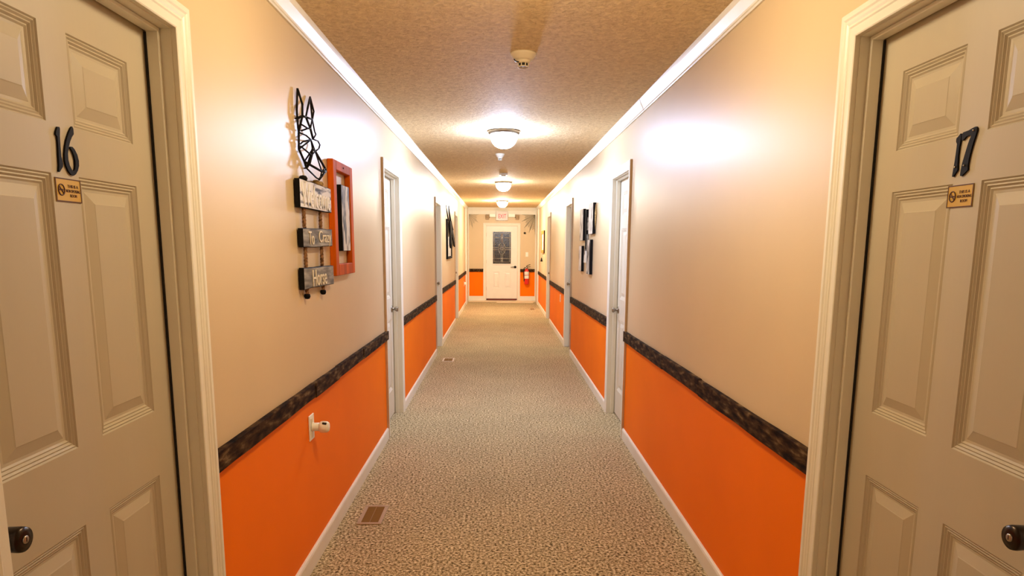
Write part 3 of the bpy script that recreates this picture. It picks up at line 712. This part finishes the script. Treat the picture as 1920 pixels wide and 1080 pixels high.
# ------------------------------------------------------------------ red picture frame with the small canvas inside
t = empty('picture_frame', (XL, 3.6, 1.32)); tag(t, 'open red-orange stained wood picture frame beside the hanging sign', 'picture frame')
fy0, fy1, fz0, fz1, sw, th = 3.395, 3.825, 1.315, 1.897, .062, .032
for nm, a, b, c, d in (('stile', fy0, fy0 + sw, fz0, fz1), ('stile', fy1 - sw, fy1, fz0, fz1), ('top_rail', fy0 + sw, fy1 - sw, fz1 - .048, fz1), ('bottom_rail', fy0 + sw, fy1 - sw, fz0, fz0 + .058)):
    bm = new_bm(); sbox(bm, -1, .001, th, a, b, c, d, 0, .003); obj(nm, bm, 'redwood', t)
bm = new_bm(); lathe(bm, (XL + th, 3.61, fz1 - .024), (1, 0, 0), [(0, 0), (.005, 0), (.004, .003), (0, .004)], 12); obj('screw', bm, 'black', t)
t = empty('canvas_print', (XL, 3.645, 1.44)); tag(t, 'small black and white canvas hung inside the red-orange frame', 'picture')
bm = new_bm(); sbox(bm, -1, .001, .030, 3.555, 3.735, 1.440, 1.785, 0, .001); obj('stretched_canvas', bm, 'blackpaint', t)
bm = new_bm(); sbox(bm, -1, .030, .0306, 3.557, 3.733, 1.442, 1.783); obj('print', bm, 'bwphoto', t)

# ------------------------------------------------------------------ far left wall piece
t = empty('horned_wall_sculpture', (XL, 11.1, 1.25)); tag(t, 'black framed wall piece with long curved horns beyond the third left door', 'wall sculpture')
y0, y1, z0, z1 = 10.66, 11.60, 1.25, 1.885
for nm, a, b, c, d in (('stile', y0, y0 + .05, z0, z1), ('stile', y1 - .05, y1, z0, z1 - .25), ('bottom_rail', y0 + .05, y1 - .05, z0, z0 + .04)):
    bm = new_bm(); sbox(bm, -1, .001, .03, a, b, c, d, 0, .003); obj(nm, bm, 'blackpaint', t)
bm = new_bm(); sbox(bm, -1, .001, .012, y0 + .05, y1 - .05, z0 + .04, z0 + .36); obj('canvas', bm, 'greyphoto', t)
bm = new_bm(); tube(bm, [P(-1, .01, 10.60, 2.10), P(-1, .02, 10.62, 2.00), P(-1, .025, 10.80, 1.90), P(-1, .025, 10.95, 1.86)], [.004, .009, .012, .012], 8); obj('horn', bm, 'blackpaint', t)
bm = new_bm(); tube(bm, [P(-1, .01, 11.15, 2.12), P(-1, .02, 11.13, 2.00), P(-1, .03, 11.25, 1.86), P(-1, .035, 11.6, 1.74)], [.005, .012, .018, .022], 8); obj('horn', bm, 'blackpaint', t)
bm = new_bm(); prism(bm, [P(-1, .02, y, z) for y, z in ((11.05, 1.86), (11.35, 1.88), (11.75, 1.72), (12.20, 1.51), (12.22, 1.44), (12.02, 1.46), (11.62, 1.62), (11.36, 1.70), (11.34, 1.50), (11.24, 1.42), (11.14, 1.50), (11.12, 1.70))], (.022, 0, 0)); obj('head_plate', bm, 'blackpaint', t)

# ------------------------------------------------------------------ right wall canvases
def canvas(y0, y1, z0, z1, label, pm, d=.032, grp='canvas prints on the right wall'):
    t = empty('canvas_print', (XR, (y0 + y1) / 2, z0)); tag(t, label, 'picture', grp)
    bm = new_bm(); sbox(bm, 1, .001, d, y0, y1, z0, z1, 0, .001); obj('stretched_canvas', bm, 'blackpaint', t)
    bm = new_bm(); sbox(bm, 1, d, d + .0006, y0 + .002, y1 - .002, z0 + .002, z1 - .002); obj('print', bm, pm, t)
canvas(7.51, 7.80, 1.535, 1.885, 'upper far canvas of the right wall cluster with black edges', 'greyphoto')
canvas(6.72, 7.04, 1.595, 1.905, 'upper near canvas of the right wall cluster, highest of them', 'greyphoto')
canvas(7.60, 7.84, 1.185, 1.475, 'lower far canvas of the right wall cluster, palest and lowest', 'greyphoto')
canvas(6.89, 7.15, 1.180, 1.540, 'lower near canvas of the right wall cluster with a broad black edge', 'bwphoto')
t = empty('crossed_wall_sculpture', (XR, 7.3, 1.28)); tag(t, 'crossed wooden wall piece with a black upright in the middle of the canvas cluster', 'wall sculpture')
bm = new_bm(); sbox(bm, 1, .001, .030, 7.255, 7.31, 1.44, 1.865, 0, .003); obj('upright_bar', bm, 'blackpaint', t)
def slant(bm, a, b, w, n0, n1):
    (ya, za), (yb, zb) = a, b
    prism(bm, [P(1, n0, ya - w, za), P(1, n0, ya + w, za), P(1, n0, yb + w, zb), P(1, n0, yb - w, zb)], (-(n1 - n0), 0, 0))
bm = new_bm(); slant(bm, (7.36, 1.86), (7.22, 1.42), .022, .004, .022); obj('slanted_bar', bm, 'greywood', t)
bm = new_bm(); slant(bm, (7.20, 1.78), (7.42, 1.38), .020, .004, .020); obj('slanted_bar', bm, 'greywood', t)
bm = new_bm(); slant(bm, (7.42, 1.42), (7.46, 1.29), .022, .004, .020); slant(bm, (7.36, 1.42), (7.30, 1.29), .03, .004, .020); obj('pale_foot', bm, 'plastic', t)
t = empty('hanging_tassel', (XR, 6.69, 1.6)); tag(t, 'thin brown strip ornament hanging beside the upper near canvas', 'ornament')
bm = new_bm()
tube(bm, [P(1, .006, 6.69, 1.875), P(1, .012, 6.66, 1.80), P(1, .010, 6.68, 1.72), P(1, .006, 6.70, 1.64)], [.004, .010, .008, .003], 8); obj('strip', bm, 'tanrope', t)
bm = new_bm(); lathe(bm, P(1, .008, 6.69, 1.875), (0, 0, 1), [(0, 0), (.006, .003), (.005, .01), (0, .012)], 10); obj('bead', bm, 'rope', t)

t = empty('picture_frame', (XR, 14.75, 1.3)); tag(t, 'open orange wood frame on the far right wall near the exit', 'picture frame')
y0, y1, z0, z1 = 14.35, 15.25, 1.31, 1.80
for nm, a, b, c, d in (('stile', y0, y0 + .09, z0, z1), ('stile', y1 - .09, y1, z0, z1), ('top_rail', y0 + .09, y1 - .09, z1 - .07, z1), ('bottom_rail', y0 + .09, y1 - .09, z0, z0 + .07)):
    bm = new_bm(); sbox(bm, 1, .001, .028, a, b, c, d, 0, .003)
    for f in bm.faces:
        if f.calc_center_median().y < y0 + .001 and nm == 'stile': f.material_index = 1
    obj(nm, bm, ['orangewood', 'blackpaint'], t)
bm = new_bm(); sbox(bm, 1, .001, .010, y0 + .09, y1 - .09, z0 + .07, z1 - .07); obj('print', bm, 'greyphoto', t)
t = empty('hanging_bell', (XR, 14.95, 1.12)); tag(t, 'small dark bell ornament hanging below the far orange frame', 'ornament')
bm = new_bm(); tube(bm, [P(1, .012, 14.95, 1.31), P(1, .014, 14.95, 1.21)], .003, 6); obj('cord', bm, 'rope', t)
bm = new_bm(); lathe(bm, P(1, .03, 14.95, 1.12), (0, 0, 1), [(0, 0), (.028, 0), (.026, .012), (.018, .04), (.013, .07), (.005, .09), (0, .092)], 18); obj('bell', bm, 'black', t)

# ------------------------------------------------------------------ end wall things
t = empty('exit_sign', (.04, YE, 2.10)); tag(t, 'lit white exit sign with pink letters above the end door', 'sign')
bm = new_bm(); bevelbox(bm, -.115, .195, YE - .095, YE - .0225, 2.110, 2.345, .008); obj('housing', bm, 'exitface', t)
bm = new_bm(); box(bm, -.05, .13, YE - .0225, YE - .0005, 2.10, 2.20); obj('back_plate', bm, 'plastic', t)
text('lettering', 'EXIT', 'exitred', t, (.05, YE - .0955, 2.215), (1, 0, 0), (0, 0, 1), .105, .20, .004)
for s in (-1, 1):
    cx_ = .05 + s * .385
    bm = new_bm(); bevelbox(bm, cx_ - .045, cx_ + .045, YE - .075, YE - .024, 2.135, 2.262, .008); o = obj('lamp_head', bm, 'lamphead', t)
    bm = new_bm(); lathe(bm, (cx_, YE - .075, 2.20), (0, -1, 0), [(0, 0), (.034, 0), (.030, .006), (0, .009)], 24); obj('lens', bm, 'lamphead', o)
    bm = new_bm(); bevelbox(bm, .04 + s * .165, cx_ - s * .055, YE - .085, YE - .024, 2.195, 2.285, .006); obj('side_block', bm, 'plastic', t)
    bm = new_bm(); tube(bm, [(cx_ - s * .058, YE - .05, 2.185), (cx_ - s * .040, YE - .05, 2.185)], .010, 10); obj('swivel_arm', bm, 'black', t)

t = empty('light_switch', (.698, YE, 1.24)); tag(t, 'white light switch plate on the end wall right of the door', 'switch')
bm = new_bm(); bevelbox(bm, .663, .733, YE - .006, YE, 1.185, 1.300, .002); obj('cover_plate', bm, 'plastic', t)
bm = new_bm(); bevelbox(bm, .692, .704, YE - .016, YE - .006, 1.232, 1.254, .002); obj('toggle', bm, 'plastic', t)

t = empty('fire_extinguisher', (.69, YE - .085, .47)); tag(t, 'red fire extinguisher with a white label hung on the end wall', 'fire extinguisher')
ex, ey = .692, YE - .085
bm = new_bm(); lathe(bm, (ex, ey, .47), (0, 0, 1), [(0, 0), (.048, 0), (.058, .008), (.060, .02), (.060, .32), (.055, .355), (.040, .385), (.022, .398), (.020, .41), (0, .412)], 32); obj('cylinder', bm, 'red', t)
bm = new_bm(); lathe(bm, (ex, ey, .47), (0, 0, 1), [(.0605, .15), (.0612, .151), (.0612, .229), (.0605, .23)], 32); lathe(bm, (ex, ey, .47), (0, 0, 1), [(.0605, .245), (.0612, .246), (.0612, .329), (.0605, .33)], 32); obj('paper_label', bm, 'label', t)
bm = new_bm(); lathe(bm, (ex, ey, .88), (0, 0, 1), [(0, 0), (.018, 0), (.018, .03), (.013, .04), (.013, .055), (0, .056)], 20); vb = obj('valve', bm, 'black', t)
bm = new_bm(); bevelbox(bm, ex - .012, ex + .10, ey - .010, ey + .010, .925, .935, .003); tube(bm, [(ex - .01, ey, .94), (ex + .03, ey, .965), (ex + .095, ey, .985)], .008, 8); obj('squeeze_handle', bm, 'black', vb)
bm = new_bm(); lathe(bm, (ex - .008, ey - .018, .905), (0, -1, 0), [(0, 0), (.014, 0), (.014, .008), (0, .009)], 16); obj('pressure_gauge', bm, 'label', vb)
bm = new_bm(); tube(bm, [(ex - .015, ey, .90), (ex - .05, ey - .01, .905), (ex - .078, ey - .015, .87), (ex - .082, ey - .015, .78), (ex - .075, ey - .012, .66), (ex - .066, ey - .01, .60)], .010, 10); obj('hose', bm, 'black', t)
bm = new_bm(); lathe(bm, (ex - .066, ey - .01, .60), (.1, 0, -1), [(0, 0), (.012, 0), (.017, .05), (0, .052)], 14); obj('nozzle', bm, 'black', t)
bm = new_bm(); box(bm, ex - .02, ex + .02, YE - .025, YE - .0005, .60, .87); box(bm, ex - .015, ex + .015, YE - .03, YE - .0205, .865, .885); obj('wall_bracket', bm, 'blackpaint', t)

def web(name, label, cx0, cz0, sx, R, rays, r=.0018):
    t = empty(name, (cx0, YE, cz0)); tag(t, label, 'decoration', 'cobweb decorations in the corners of the end wall')
    bm = new_bm(); ends = []
    for i in range(rays):
        a = math.pi / 2 * i / (rays - 1); L = R * (1 - .22 * (i % 2)) * (1 + .25 * math.sin(a))
        ends.append((a, L)); tube(bm, [(cx0, YE - .004, cz0), (cx0 + sx * math.cos(a) * L * .85, YE - .007, cz0 - math.sin(a) * L)], r, 5)
    obj('anchor_threads', bm, 'webmat', t)
    bm = new_bm()
    for k in range(2, 9):
        q = k / 9
        pts = []
        for i in range(rays):
            a, L = ends[i]; pts.append(Vector((cx0 + sx * math.cos(a) * L * q * .85, YE - .006, cz0 - math.sin(a) * L * q)))
            if i < rays - 1:
                a2, L2 = ends[i + 1]; am = (a + a2) / 2; Lm = (L + L2) / 2 * .84; pts.append(Vector((cx0 + sx * math.cos(am) * Lm * q * .85, YE - .006, cz0 - math.sin(am) * Lm * q)))
        for a, b in zip(pts, pts[1:]): tube(bm, [a, b], r * .8, 4)
    obj('spiral_threads', bm, 'webmat', t)
web('cobweb', 'dense grey cobweb decoration in the upper right corner of the end wall', XR - .056, HC - .18, -1, .40, 9, r=.0034)
web('cobweb', 'faint grey cobweb decoration in the upper left corner of the end wall', XL + .056, HC - .18, 1, .30, 6, r=.0018)
t = empty('hanging_spider', (.637, YE, 1.77)); tag(t, 'small black spider ornament hanging below the right cobweb', 'decoration')
bm = new_bm(); tube(bm, [(.637, YE - .012, 1.92), (.637, YE - .010, 1.81)], .0015, 5); obj('thread', bm, 'webmat', t)
bm = new_bm(); lathe(bm, (.637, YE - .016, 1.765), (0, 0, 1), [(0, 0), (.010, .006), (.018, .022), (.014, .036), (.008, .042), (.010, .05), (.006, .056), (0, .058)], 16)
obj('body', bm, 'black', t)
for s in (-1, 1):
    for k, (dx, dz) in enumerate(((.030, .012), (.034, .0), (.032, -.012), (.024, -.024))):
        bm = new_bm(); tube(bm, [(.637 + s * .010, YE - .016, 1.798), (.637 + s * dx * .6, YE - .012, 1.805 + dz), (.637 + s * dx, YE - .004, 1.79 + dz)], .0022, 5); obj('leg', bm, 'black', t)
